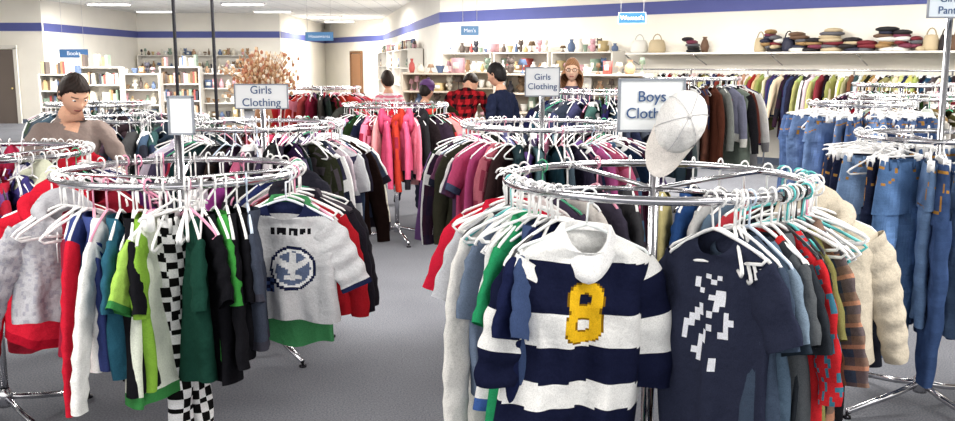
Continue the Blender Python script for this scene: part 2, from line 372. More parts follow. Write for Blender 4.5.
for Y in range(4,44,4):
    for X in(-11,-7,-3,1,5):
        if X>-4 and Y>19: continue
        if Y>32 and X!=-7: continue
        if Y>32: X=-5.9
        e=empty('ceiling_light',X,Y,3.45); B=MB()
        box(B,(X,Y,3.475),(1.3,.32,.05),lin((235,235,235))); B.build('housing',GEN,e,False)
        B=MB()
        for dy in(-.08,.08): wire(B,[(X-.6,Y+dy,3.43),(X,Y+dy,3.43),(X+.6,Y+dy,3.43)],.018,np.ones(3),6)
        B.build('tubes',EM,e)
def area(x,y,z,sx,sy,e,col=(1,.955,.89),rot=(0,0,0)):
    l=bpy.data.lights.new('ceiling_or_fill_lamp','AREA'); l.shape='RECTANGLE'; l.size=sx; l.size_y=sy; l.energy=e; l.color=col
    o=bpy.data.objects.new('ceiling_or_fill_lamp',l); o.location=(x,y,z); o.rotation_euler=rot; bpy.context.collection.objects.link(o)
for (x,y,e) in [(-3,1.5,190),(3,1.5,190),(0,6.5,290),(-6,7,290),(5.5,7,290),(-5,13,460),(2,13,460),(6,11,250),(-7.5,19,580),(-2,18,480),(-9,26,700),(-4.8,28,640),(-5.6,37,460)]:  # last entry is an added fill lamp that brightens the dark far wall
    area(x,y,3.4,3. if y<36 else 1.2,1.2,e)
for (u,Y) in[((180-477.5)/917*6.3,6.3),((218-477.5)/917*6.6,6.6)]:
    B=MB(); wire(B,[(u,Y,0),(u,Y,1.7),(u,Y,3.5)],.012,lin((35,35,42)),8); lathe(B,(u,Y,0),[(.001,0),(.06,0),(.06,.01),(.02,.02)],lin((35,35,42)),12)
    lathe(B,(u,Y,3.5),[(.02,-.03),(.05,-.01),(.05,0)],lin((35,35,42)),12); B.build('support_pole',GEN)
# ================================================================ RACK A front
AX,AY,AR,AZ=.55,2.83,.46,1.39
eA=rackframe('round_clothes_rack',AX,AY,AR,AZ,top=1.63,ly=.5)
HA=MB()
def rugby(o,part,x,z,front,p):
    nv,wh=lin((24,28,52)),lin((238,238,236))
    if part=='body':
        h=-z; o[:]=wh; o[(h>.075)&(h<.2)]=nv; o[(h>.285)&(h<.375)]=nv; o[(h>.44)]=nv
        yl=lin((232,184,36)); dk=lin((130,96,20)); f=front
        def ring(zc,ra,rb,ia,ib): 
            e1=(abs(x)/ra)**2.6+(abs(h-zc)/rb)**2.6; e2=(abs(x)/ia)**2.6+(abs(h-zc)/ib)**2.6; return (e1<1)&(e2>1)
        m=ring(.165,.045,.041,.018,.016)|ring(.23,.049,.044,.02,.018)
        m2=ring(.165,.049,.045,.014,.012)|ring(.23,.053,.048,.016,.014)
        o[m2&f]=dk; o[m&f]=yl
        o[f&(abs(x)<.014)&(h<.115)]=wh
    else:
        o[:]=nv; o[p<.12]=wh; o[(p>.42)&(p<.72)]=wh
    return o
place(eA,HA,AX,AY,AR,AZ,237,{'kind':'polo','c':(238,238,238),'fn':rugby,'L':.5,'sl':.28,'hem':.19},'rugby_shirt',1.1,yaw=12,res=6,dr=.012,flat=1.,hc=(240,245,245),own=True,tilt=.07)
def hood8(o,part,x,z,front,p):
    if part=='body':
        h=-z; xx=x-.03; m=front&(((abs(xx+.025)<.009)&(abs(h-.2)<.045))|((abs(np.hypot(xx-.0,(h-.178))-.022)<.008))|((abs(xx-.005-(h-.2)*.7)<.009)&(h>.2)&(h<.245)))
        o[m]=lin((30,30,30)); o[(p>.92)]*=.85
        o[front&(abs(h-.33)<.004)&(abs(x)<.11)]*=.6
    else: o[p>.9]*=.85
    return o
listA=[(120,'tee','t_shirt',dict(c=(210,205,200))),(135,'tee','t_shirt',dict(c=(70,60,80))),(148,'tee','t_shirt',dict(c=(225,222,220))),
(160,'tee','t_shirt',dict(c=(190,30,50),cl=(240,240,240)),-10),(172,'polo','polo_shirt',dict(c=(196,34,58),hem=.2),-6),
(181,'tee','t_shirt',dict(c=(190,192,198),gr=(120,120,130)),34),(188,'long','long_sleeved_shirt',dict(c=(226,224,220),L=.62,sl=.5),44),
(195,'tee','t_shirt',dict(c=(104,118,140),L=.5),52),(202,'tee','t_shirt',dict(c=(222,222,222),cf=(60,90,150),L=.52),62),(209,'polo','polo_shirt',dict(c=(40,140,92),L=.6),56),
(216,'tee','t_shirt',dict(c=(60,76,112),L=.5),66),(222,'tee','t_shirt',dict(c=(28,34,66),L=.56),50),
(281,'tee','t_shirt',dict(c=(42,46,64),gr=(225,228,236),gt=3,L=.56),-58),(287,'tee','t_shirt',dict(c=(60,72,90),L=.6),-70),
(292,'tee','t_shirt',dict(c=(84,104,124),cl=(30,35,45),sc=(120,138,156),cf=(40,50,60)),-66),(297,'tee','t_shirt',dict(c=(46,50,56),cl=(170,40,40),L=.56),-62),
(302,'tee','t_shirt',dict(c=(84,88,92),L=.58),-76),(307,'long','long_sleeved_shirt',dict(c=(184,40,46),pr=(60,110,130),L=.6,sl=.3),-78),(312,'tee','t_shirt',dict(c=(36,34,36),L=.52),-82),
(317,'tee','t_shirt',dict(c=(122,118,72),L=.58),-84),(322,'long','plaid_shirt',dict(c=(128,104,92),pl=((62,74,94),(180,130,106),.07),collar=1,L=.64,sl=.28),-72),
(328,'tee','t_shirt',dict(c=(50,60,88),cf=(196,50,50),L=.44),-80),(335,'long','long_sleeved_shirt',dict(c=(24,24,28),L=.6,sl=.28),-88),
(347,'hoodie','hooded_sweatshirt',dict(c=(206,196,178),fn=hood8,L=.45,sl=.34),1),(3,'jacket','jacket',dict(c=(24,26,34),L=.5,sl=.4)),
(14,'tee','t_shirt',dict(c=(60,50,50))),(26,'tee','t_shirt',dict(c=(190,60,70))),(38,'tee','t_shirt',dict(c=(90,110,130))),
(50,'tee','t_shirt',dict(c=(190,190,190))),(62,'tee','t_shirt',dict(c=(40,70,120))),(75,'tee','t_shirt',dict(c=(180,170,120))),(90,'long','long_sleeved_shirt',dict(c=(60,60,64))),(105,'tee','t_shirt',dict(c=(60,56,70)))]
for it in listA:
    a,k,nm,g=it[:4]; g['kind']=k
    place(eA,HA,AX,AY,AR,AZ,a,g,nm,1.05*rng.uniform(.97,1.04) if a!=347 else 1.05,res=2.4 if ('pl' in g or 'gr' in g or 'pr' in g or 'fn' in g) else 1.3, yaw=it[4] if len(it)>4 else None,dr=.02 if a==347 else 0,own=nm in('hooded_sweatshirt','plaid_shirt'))
for i in range(40):
    a=rng.choice([rng.uniform(165,225),rng.uniform(278,380),rng.uniform(278,380)]); ra=math.radians(a)
    hanger(HA,xf(AX+AR*math.cos(ra),AY+AR*math.sin(ra),AZ-(HH-.012),psi(a)+rng.uniform(-.5,.5),rng.uniform(-.25,.25)),lin(rng.choice([(242,242,242)]*8+[(90,190,190)])),n=6)
HA.build('hangers',PLA,eA)
sign(eA,AX-.02,AY-.02,1.62,.2,.155,['Boys','Clothing'],.046,yaw=4)
def cap(name,M):
    B=MB(); r,n=12,28; th=np.linspace(.02,pi/2,r)[:,None]; ph=(np.arange(n)*2*pi/n)[None,:]
    rr=.092*(1+.012*np.cos(6*ph)*np.sin(th)); 
    V=np.stack([rr*np.sin(th)*np.cos(ph)*.93,rr*np.sin(th)*np.sin(ph)*1.08,.105*np.cos(th)+0*ph],-1); B.add(V.reshape(-1,3),gf(r,n),lin((238,237,235)),M)
    V2=V*.97; B.add(V2.reshape(-1,3),gf(r,n),lin((205,205,205)),M)
    a=np.linspace(-1.15,1.15,17)[None,:]; q=np.linspace(0,1,6)[:,None]
    X=np.sin(a)*(.088+.0*q)*(1-.12*q); Y=-(.096*np.cos(a)+.085*q*np.cos(a*.75)); Z=-.004-.02*q+.0*a-.022*(np.abs(a)/1.15)**2*q
    for dz in(0,.005): B.add(np.stack([X,Y,Z+dz],-1).reshape(-1,3),gf(6,17,False),lin((230,224,218)),M)
    ellip(B,(0,0,.107),(.008,.008,.005),lin((210,210,210)),M,5,8)
    for k in range(6):
        t=k*pi/3+.5; wire(B,[(.093*math.sin(u)*math.cos(t)*.94,.093*math.sin(u)*math.sin(t)*1.09,.107*math.cos(u)) for u in np.linspace(.05,pi/2,9)],.001,lin((195,195,200)),4,M=M)
    B.build(name,FAB)
cap('baseball_cap',np.array(Matrix.Translation((.6,2.715,1.575))@Matrix.Rotation(math.radians(12),4,'Y')@Matrix.Rotation(math.radians(76),4,'X')@Matrix.Rotation(math.radians(-14),4,'Z')@Matrix.Diagonal((.84,.98,.9,1))))
# ================================================================ RACK B left
BX,BY,BR,BZ=-1.06,3.25,.42,1.365
eB=rackframe('round_clothes_rack',BX,BY,BR,BZ,top=1.53,ly=.2); HB=MB()
def jersey(o,part,x,z,front,p):
    nv,wh,gy=lin((30,36,66)),lin((240,241,242)),lin((186,188,192))
    if part=='body':
        h=-z; o[:]=lin((200,201,204)); o[h<.04]=nv
        m=front&(abs(h-.09)<.011)&(abs(x-.02)<.07)&((x/.02+h*3)%1<.68); o[m]=lin((20,20,24))
        d=np.hypot(x-.03,h-.215)
        o[front&(d<.078)]=nv; o[front&(d<.068)]=wh; o[front&(d<.058)]=lin((96,110,140))
        pl=(abs(x-.03)<.052)&(abs((h-.215)+abs(x-.03)*.6)<.012)|((abs(x-.03)<.011)&(abs(h-.21)<.048))|((abs(x-.03)<.026)&(abs(h-.245)<.008))
        o[front&pl&(d<.06)]=wh*.95
        t=(h-.08)/.19; sx=-.085-.045*(1-t)
        stick=(abs(x-sx-.01)<.02)&(h>.08)&(h<.27); blade=(h>.25)&(h<.3)&(x>-.115)&(x<-.035)
        ch=((x/.012).astype(int)+(h/.012).astype(int))%2==0
        o[front&(stick|blade)]=nv; o[front&(stick|blade)&ch]=lin((70,90,140))
    else: o[:]=lin((202,203,206)); o[p>.93]=nv
    return o
place(eB,HB,BX,BY,BR,BZ,336,{'kind':'tee','c':(210,210,212),'fn':jersey,'L':.4,'sl':.19,'hem':.185,'cl':(30,36,66)},'hockey_shirt',1.,yaw=-2,res=5.5,dr=.03,hc=(235,240,250),own=True,tilt=.03)
listB=[(150,'jacket','jacket',dict(c=(120,26,40))),(206,'hoodie','hooded_sweatshirt',dict(c=(196,32,52),L=.46,sl=.42,cf=(160,20,40)),4),
(190,'jacket','jacket',dict(c=(150,36,52),L=.5),10),(228,'hoodie','hooded_sweatshirt',dict(c=(180,180,186),L=.42,sl=.36,pr=(160,160,170)),34),
(237,'long','long_sleeved_shirt',dict(c=(140,36,56),L=.46,sl=.34),104),(243,'long','long_sleeved_shirt',dict(c=(58,70,124),sc=(196,34,54),L=.48,sl=.52),92),(249,'long','long_sleeved_shirt',dict(c=(60,72,126),L=.46,sl=.36),110),
(256,'long','long_sleeved_shirt',dict(c=(232,232,230),L=.46,sl=.46),92),(262,'tee','t_shirt',dict(c=(44,90,110),gr=(230,230,230),gt=1,L=.46),100),
(268,'tee','t_shirt',dict(c=(24,24,28),L=.5),104),(273,'tee','t_shirt',dict(c=(130,174,64),L=.5),96),
(279,'tee','t_shirt',dict(c=(226,232,216),sc=(160,200,90),cf=(60,130,70),L=.54),80),(285,'pants','checked_pants',dict(c=(236,236,236),ck=(20,20,20),denim=0,L=.85,w=.085),66),
(291,'tee','t_shirt',dict(c=(26,60,50),L=.5),-64),(296,'tee','t_shirt',dict(c=(20,20,24),gr=(240,240,240),gt=2,L=.5),-56),
(302,'tee','t_shirt',dict(c=(64,150,66),L=.44),-64),(307,'long','long_sleeved_shirt',dict(c=(24,24,28),L=.44,sl=.34),-68),(312,'tee','t_shirt',dict(c=(20,20,24),L=.42),-70),
(317,'tee','t_shirt',dict(c=(60,66,80),L=.42,cf=(60,60,70)),-74),
(346,'polo','polo_shirt',dict(c=(70,140,90),L=.5,sw=.14,hem=.17,sl=.06),-4),(353,'long','long_sleeved_shirt',dict(c=(170,32,42),L=.4,sl=.3)),
(1,'jacket','jacket',dict(c=(34,32,40),L=.38,zip=(150,150,150),sl=.32)),(10,'jacket','jacket',dict(c=(80,74,82),sc=(40,38,44),L=.38,sl=.32)),(19,'hoodie','hooded_sweatshirt',dict(c=(44,44,54),L=.36,sl=.3)),
(30,'tee','t_shirt',dict(c=(120,40,50))),(42,'tee','t_shirt',dict(c=(180,180,180))),(55,'tee','t_shirt',dict(c=(50,60,110))),(70,'long','long_sleeved_shirt',dict(c=(40,40,44),sl=.3)),(85,'tee','t_shirt',dict(c=(150,60,140))),(100,'tee','t_shirt',dict(c=(200,200,205))),(118,'tee','t_shirt',dict(c=(60,60,70))),(135,'long','long_sleeved_shirt',dict(c=(90,40,100)))]
for it in listB:
    a,k,nm,g=it[:4]; g['kind']=k
    place(eB,HB,BX,BY,BR,BZ,a,g,nm,(.86 if a==228 else .96 if 236<a<260 else 1.02)*rng.uniform(.97,1.03),res=2.4 if ('pl' in g or 'gr' in g or 'pr' in g or 'ck' in g) else 1.3,yaw=it[4] if len(it)>4 else None,own=a in(206,228))
for i in range(34):
    a=rng.uniform(0,360); ra=math.radians(a)
    if 318<a<350: continue
    hanger(HB,xf(BX+BR*math.cos(ra),BY+BR*math.sin(ra),BZ-(HH-.012),psi(a)+rng.uniform(-.4,.4),rng.uniform(-.2,.2)),lin(rng.choice([(242,242,242)]*5+[(225,150,180)])),n=6)
HB.build('hangers',PLA,eB)
sign(eB,BX+.02,BY-.02,1.565,.085,.13,[''],.03)
# ================================================================ other racks
pC=[(110,60,130),(26,26,30),(180,40,60),(40,44,80),(90,30,50),(70,60,110),(200,200,205)]
pD=[(100,76,116),(214,206,212),(196,100,134),(40,36,48),(70,66,90),(54,54,80),(160,50,70),(30,30,34),(80,74,80),(44,40,50)]
pE=[(205,90,116),(180,46,54),(30,28,34),(140,40,60),(214,140,160),(60,60,70),(150,60,50),(40,36,44),(190,56,60),(36,34,40)]
pF=[(44,36,56),(96,60,84),(180,90,120),(70,84,110),(60,50,60),(90,74,110),(34,36,50),(140,56,76),(84,104,112),(50,44,50)]
pG=[(30,30,38),(44,40,56),(70,76,90),(24,24,26),(50,56,84)]
pI=[(26,26,30),(90,24,36),(70,50,40),(40,40,54),(180,176,170),(110,80,60)]
pN=[(60,66,76),(80,88,100),(44,46,56),(100,106,114),(50,60,84),(60,90,84)]
def quick(cx,cy,R,z,pal,kinds,n,res=.6,sg=None,s=(.95,1.1),skip=(),hr=1.,sz=None,name='round_clothes_rack'):
    e=rackframe(name,cx,cy,R,z,top=(sz if sg else None),ly=rng.uniform(0,1)); fillrack(e,cx,cy,R,z,pal,kinds,n,res,skip,s,hr)
    if sg: sign(e,cx,cy-.025,sz,sg[1],sg[2],sg[0],sg[3],yaw=sg[4] if len(sg)>4 else 0)
    return e
quick(-2.32,4.3,.46,1.33,pC,['long','long','tee','hoodie','jacket'],46,.9)
quick(-1.27,5.45,.46,1.38,pD,['long','tee','jacket','tee'],48,.8,sg=(['Girls','Clothing'],.31,.14,.066),sz=1.55)
quick(-.8,9.,.5,1.33,pE,['jacket','jacket','hoodie','long'],42,.6,s=(1.0,1.2),hr=.8)
quick(.38,5.45,.47,1.38,pF,['long','jacket','tee','long'],50,.8,sg=(['Girls','Clothing'],.2,.165,.05),sz=1.635)
quick(1.2,8.6,.5,1.47,pG,['long','jacket','tee'],40,.6,s=(1.1,1.3),hr=1.6)
quick(2.55,11.,.55,1.55,[(30,30,34),(120,120,124),(200,200,196),(40,50,80),(90,40,46)],['coat','jacket'],36,.6,s=(1.1,1.25))
quick(3.6,7.6,.5,1.46,pI,['jacket','coat','long'],42,.7,s=(1.1,1.25),hr=1.5)
quick(-2.7,7.4,.5,1.3,pN,['jacket','long','hoodie'],40,.6,s=(1.1,1.3))
quick(-3.9,9.5,.5,1.32,pN,['long','jacket'],36,.5)
quick(4.6,10.,.5,1.5,pI,['jacket','coat'],36,.5)
quick(-2.1,12.5,.5,1.4,pE,['jacket','coat','long'],34,.5)
quick(4.9,5.6,.5,1.45,pI,['jacket','coat'],36,.6)
def jeans_rack(cx,cy,R,z,n,cols,L,w,s,top=None,seed=1,skip=()):
    e=rackframe('round_jeans_rack',cx,cy,R,z,top=top,legs=.46,ly=.35); G=MB();H=MB(); r=random.Random(seed)
    for i in range(n):
        a=360*i/n+r.uniform(-3,3); ra=math.radians(a); c=r.choice(cols); rr=R
        if any(lo<=a%360<=hi for lo,hi in skip): continue
        M=xf(cx+rr*math.cos(ra),cy+rr*math.sin(ra),z-(HH-.012),psi(a)+r.uniform(-.25,.25)+(pi if r.random()<.35 else 0),r.uniform(-.07,.07))
        hanger(H,M,lin((240,240,240)),clip=True,n=5); sc=s*r.uniform(.93,1.06)
        pants(G,M@np.diag([sc,sc*.8,sc,1]),{'c':c,'fd':tuple(min(255,int(v*1.4+22)) for v in c),'L':L*r.uniform(.8,1.06),'w':w},1.5,r)
    for i in range(14):
        a=r.uniform(0,360); ra=math.radians(a)
        hanger(H,xf(cx+R*math.cos(ra),cy+R*math.sin(ra),z-(HH-.012),psi(a)+r.uniform(-.4,.4),r.uniform(-.15,.15)),lin((242,242,242)),clip=r.random()<.5,n=5)
    G.build('hanging_jeans',FAB,e); H.build('hangers',PLA,e); return e
J=[(54,74,112),(78,108,150),(40,52,84),(106,132,168),(62,88,130),(32,38,60),(88,112,146),(48,60,90)]
eJ=jeans_rack(2.27,4.5,.38,1.39,26,J,.98,.155,1.,top=2.1,seed=8)
sign(eJ,2.25,4.475,2.02,.2,.12,['Girls','Pants'],.05,bg=(220,230,240))
jeans_rack(2.86,6.9,.36,1.44,22,[(100,124,164),(114,140,178),(76,98,140),(90,112,150),(60,80,118)],.68,.2,1.0,seed=9)
# ================================================================ wall rack (right back wall)
e=empty('wall_clothes_rail',3.7,16.5,0); B=MB();G=MB();H=MB()
def WP(s,off,z):
    v=MR@np.array([s,-off,z,1]); return v[:3]
s0,s1=5.2,13.6
wire(B,[WP(s0,.55,1.62),WP((s0+s1)/2,.55,1.62),WP(s1,.55,1.62)],.014,CH,8)
for s_ in np.arange(s0,s1+.1,1.4):
    wire(B,[WP(s_,.55,0),WP(s_,.55,.8),WP(s_,.55,1.62)],.014,CH,6); wire(B,[WP(s_,.55,1.62),WP(s_,.3,1.62),WP(s_,.0,1.62)],.01,CH,6); wire(B,[WP(s_,.5,1.88),WP(s_,.3,1.8),WP(s_,.0,1.7)],.01,CH,6)
B.build('rail',MET,e)
pK=[(26,26,30),(170,170,110),(200,190,168),(120,40,46),(44,50,80),(100,80,62),(28,28,34),(134,134,84),(64,66,70),(204,198,186),(84,44,60),(60,80,82),(36,34,40),(160,140,112)]
wa=math.atan2(11.4-21,10.84); s_=s0+.05; i=0
while s_<s1:
    p=WP(s_,.55,1.62-(HH-.012)); M=xf(p[0],p[1],p[2],wa+pi/2+rng.uniform(-.35,.15))
    hanger(H,M,lin((240,240,240)),n=4); sc=rng.uniform(1.15,1.45)
    c=pK[int(abs(math.sin(i*.21)*6+math.sin(i*.9)*4))%len(pK)] if rng.random()<.6 else rng.choice(pK)
    garment(G,M@np.diag([sc,sc*.85,sc,1]),rg([c],['jacket','coat','long','polo']),.5); s_+=.066; i+=1
G.build('hanging_clothes',FAB,e); H.build('hangers',PLA,e)
B=MB(); box(B,((s0+s1)/2,-.25,1.9),(s1-s0,.5,.03),lin((225,222,215)),MR); B.build('shelf_board',GEN,e,False)
B=MB(); s_=s0+.15
cols=[(110,34,44),(44,46,64),(30,30,34),(186,170,140),(100,76,60),(215,215,210),(110,50,70),(34,30,34),(150,120,80),(90,90,96)]
while s_<s1-.2:
    k=rng.random(); c=lin(rng.choice(cols)); w=rng.uniform(.16,.34); dense=s_>7.4
    if k<(.55 if dense else .2):
        for j in range(rng.randint(3,7)): ellip(B,(s_+rng.uniform(-.06,.06),-.25+rng.uniform(-.04,.04),1.945+j*.05),(w*rng.uniform(.4,.65),.17,.045),lin(rng.choice(cols)),MR,6,12)
    elif k<(.97 if dense else .45):
        lathe(B,(s_,-.25,1.916),[(.001,0),(w*.45,0),(w*.52,.04),(w*.48,.16),(w*.38,.23),(.01,.24)],c,12,M=MR)
        wire(B,[MR[:3,:3]@np.array([s_+w*.3*math.cos(t),-.25,2.12+.13*math.sin(t)])+MR[:3,3] for t in np.linspace(0,pi,9)],.01,c*.7,5)
    elif k<.6:
        lathe(B,(s_,-.25,1.916),[(.001,.0),(.17,.0),(.17,.012),(.09,.02),(.085,.1),(.06,.13),(.001,.135)],c,14,M=MR)
    elif k<.7: lathe(B,(s_,-.25,1.916),[(.001,0),(.05,0),(.08,.1),(.05,.2),(.03,.24),(.045,.27)],c,12,M=MR)
    s_+=w+(-.02 if dense else .06)
B.build('shelf_goods',GEN,e)
# ================================================================ shelving
MUT=[(170,80,76),(90,108,140),(222,218,206),(226,222,214),(90,80,76),(195,175,130),(130,150,134),(170,140,114),(230,230,228),(150,120,90),(60,60,70),(204,160,170),(210,204,190),(110,90,70)]
def shelf_unit(name,M,w,h,d,ns,kind,seed,frame=(222,218,210)):
    r=random.Random(seed); e=empty(name,*M[:3,3]); B=MB(); fc=lin(frame)
    for x in(-w/2,w/2): box(B,(x,-d/2,h/2),(.03,d,h),fc,M)
    box(B,(0,-.01,h/2),(w,.015,h),fc*.85,M); zs=np.linspace(.1,h-.02,ns)
    for z in zs: box(B,(0,-d/2,z),(w,d,.025),fc,M)
    B.build('shelf_frame',GEN,e,False); B=MB()
    for i,z in enumerate(zs):
        z=z+.0125; gap=(zs[1]-zs[0])-.05; x=-w/2+.04
        while x<w/2-.1:
            c=lin(r.choice(MUT))
            if kind=='books':
                t=r.uniform(.03,.07); hh=min(gap,r.uniform(.18,.28)); box(B,(x+t/2,-d/2,z+hh/2),(t*.92,d*.7,hh),c,M); x+=t
                if r.random()<.1: x+=r.uniform(.05,.3)
            else:
                rr=r.uniform(.04,.09); hh=min(gap,r.uniform(.12,.27)); k=r.random(); cx_=x+rr
                if cx_+rr>w/2: break
                if k<.3: lathe(B,(cx_,-d/2,z),[(.001,0),(rr*.6,0),(rr*.95,hh*.3),(rr*.8,hh*.6),(rr*.35,hh*.8),(rr*.5,hh)],c,10,M)
                elif k<.5: lathe(B,(cx_,-d/2,z),[(.001,0),(rr*.5,0),(rr*.55,hh*.1),(rr*.95,hh*.55),(rr*.97,hh*.6),(rr*.85,hh*.5)],c,10,M)
                elif k<.7: box(B,(cx_,-d/2,z+hh/2),(rr*1.8,d*.6,hh),c,M); box(B,(cx_,-d/2-d*.305,z+hh*.5),(rr*1.2,.006,hh*.4),lin((230,230,220)),M)
                elif k<.85:
                    ellip(B,(cx_,-d/2,z+.08),(rr*.8,rr*.7,.08),c,M,7,10); ellip(B,(cx_,-d/2,z+.19),(.06,.055,.055),c,M,7,10)
                    for sd in(-1,1): ellip(B,(cx_+sd*.045,-d/2,z+.24),(.02,.015,.02),c,M,5,8); ellip(B,(cx_+sd*rr*.7,-d/2-.03,z+.09),(.025,.04,.03),c,M,5,8)
                else:
                    lathe(B,(cx_,-d/2,z),[(.001,0),(.04,0),(.03,.02),(.008,.04),(.008,hh*.6),(rr,hh*.6),(rr*.6,hh)],c,12,M)
                x+=rr*2+r.uniform(.0,.06)
    B.build('books' if kind=='books' else 'shelf_goods',GEN,e,kind!='books'); return e
for i,u in enumerate([70,108,146,186,226]):
    Y=[20,20.5,21,21.5,22][i]; X=(u-477.5)/917*Y; shelf_unit('bookshelf' if i in(0,1,3) else 'display_shelf',xf(X,Y,0,.1),.87,1.65 if i%2 else 1.5,.35,5,'books' if i in(0,1,3) else 'goods',i+3)
for i,X in enumerate([-11.6,-10.2,-8.8,]): shelf_unit('display_shelf',xf(X,33.9,0),1.3,2.,.4,5,'goods',20+i)
wd=Vector((3.06,-17.5)).normalized(); wya=math.atan2(wd.y,wd.x)
for i in range(5):
    t=4+i*2.4; shelf_unit('display_shelf',xf(-3.9+wd.x*t,38.5+wd.y*t,0,wya)@xf(0,-.03,0),2.,2.1,.4,5,'goods',30+i)
for i in range(3):
    M=MR@xf(1.2+i*1.5,-.03,0); shelf_unit('display_shelf',M,1.4,1.95,.45,6,'goods',40+i)
for i,(X,Y) in enumerate([(.9,14.5),(2.1,13.8),(-.6,15.5),(.0,17.5)]): shelf_unit('display_shelf',xf(X,Y,0,-.3),1.1,1.58,.4,6,'goods',50+i,(205,194,178))
def dresser(X,Y):
    B=MB(); wc=lin((140,92,60)); M=xf(X,Y,0)
    box(B,(0,0,.5),(1.1,.48,.8),wc,M); box(B,(0,0,.92),(1.18,.54,.04),wc*.8,M)
    for sx in(-1,1):
        for z in(.28,.52,.76):
            box(B,(sx*.27,-.25,z),(.5,.02,.2),wc*1.2,M); ellip(B,(sx*.27,-.275,z),(.02,.02,.02),lin((200,170,90)),M,5,8)
        for sy in(-1,1): wire(B,[(X+sx*.5,Y+sy*.2,0),(X+sx*.5,Y+sy*.2,.12)],.03,wc*.7,6)
    B.build('wooden_dresser',GEN,smooth=False)
dresser(-2.3,15.); dresser(-3.1,11.4)
B=MB(); X,Y=-2.65,11.4
lathe(B,(X,Y,.94),[(.001,0),(.07,0),(.12,.1),(.1,.22),(.06,.28),(.08,.31)],lin((150,110,80)),14)
for i in range(120):
    a=rng.uniform(0,2*pi); q=rng.uniform(.1,.55); h=rng.uniform(.2,.76)
    p0=np.array([X,Y,1.22]); p2=p0+[q*math.cos(a),q*math.sin(a)*.6,h*(1-.5*q)]; p1=(p0+p2)/2+[0,0,.08]
    wire(B,[p0,p1,p2],.005,lin((180,140,100)),4)
    for j in range(6):
        pc=p1+(p2-p1)*rng.random()+np.array([rng.uniform(-.05,.05) for _ in range(3)])
        ellip(B,pc,(.02,.01,.026),lin(rng.choice([(236,212,180),(206,166,126),(244,230,210),(190,130,100)])),None,4,6)
B.build('dried_flower_arrangement',GEN)
sign(None,(76-477.5)/917*22,22.2,1.95,.66,.18,['Books'],.13,bg=(70,110,160),fr=(70,110,160),mat=WHITETXT,own='wall_sign')
sign(None,(322-477.5)/917*24,24,2.4,.7,.2,['Housewares'],.11,bg=(90,140,190),fr=(90,140,190),mat=WHITETXT,own='wall_sign')
sign(None,(470-477.5)/917*16,16,2.28,.3,.15,["Men's"],.09,bg=(100,140,180),fr=(100,140,180),mat=WHITETXT,own='wall_sign')
sign(None,(629-477.5)/917*14,14,2.4,.4,.16,["Women's"],.09,yaw=-10,bg=(20,70,100),fr=(200,215,225),mat=WHITETXT,own='wall_sign')
B=MB()
for (x,y,z,w) in[((76-477.5)/917*22,22.2,2.04,.5),((322-477.5)/917*24,24,2.5,.6),((470-477.5)/917*16,16,2.355,.24),((629-477.5)/917*14,14,2.48,.34)]:
    for s_ in(-1,1): wire(B,[(x+s_*w/2,y,z),(x+s_*w/2,y,(z+3.5)/2),(x+s_*w/2,y,3.5)],.004,lin((200,200,200)),4)
B.build('sign_hanging_wires',GEN)
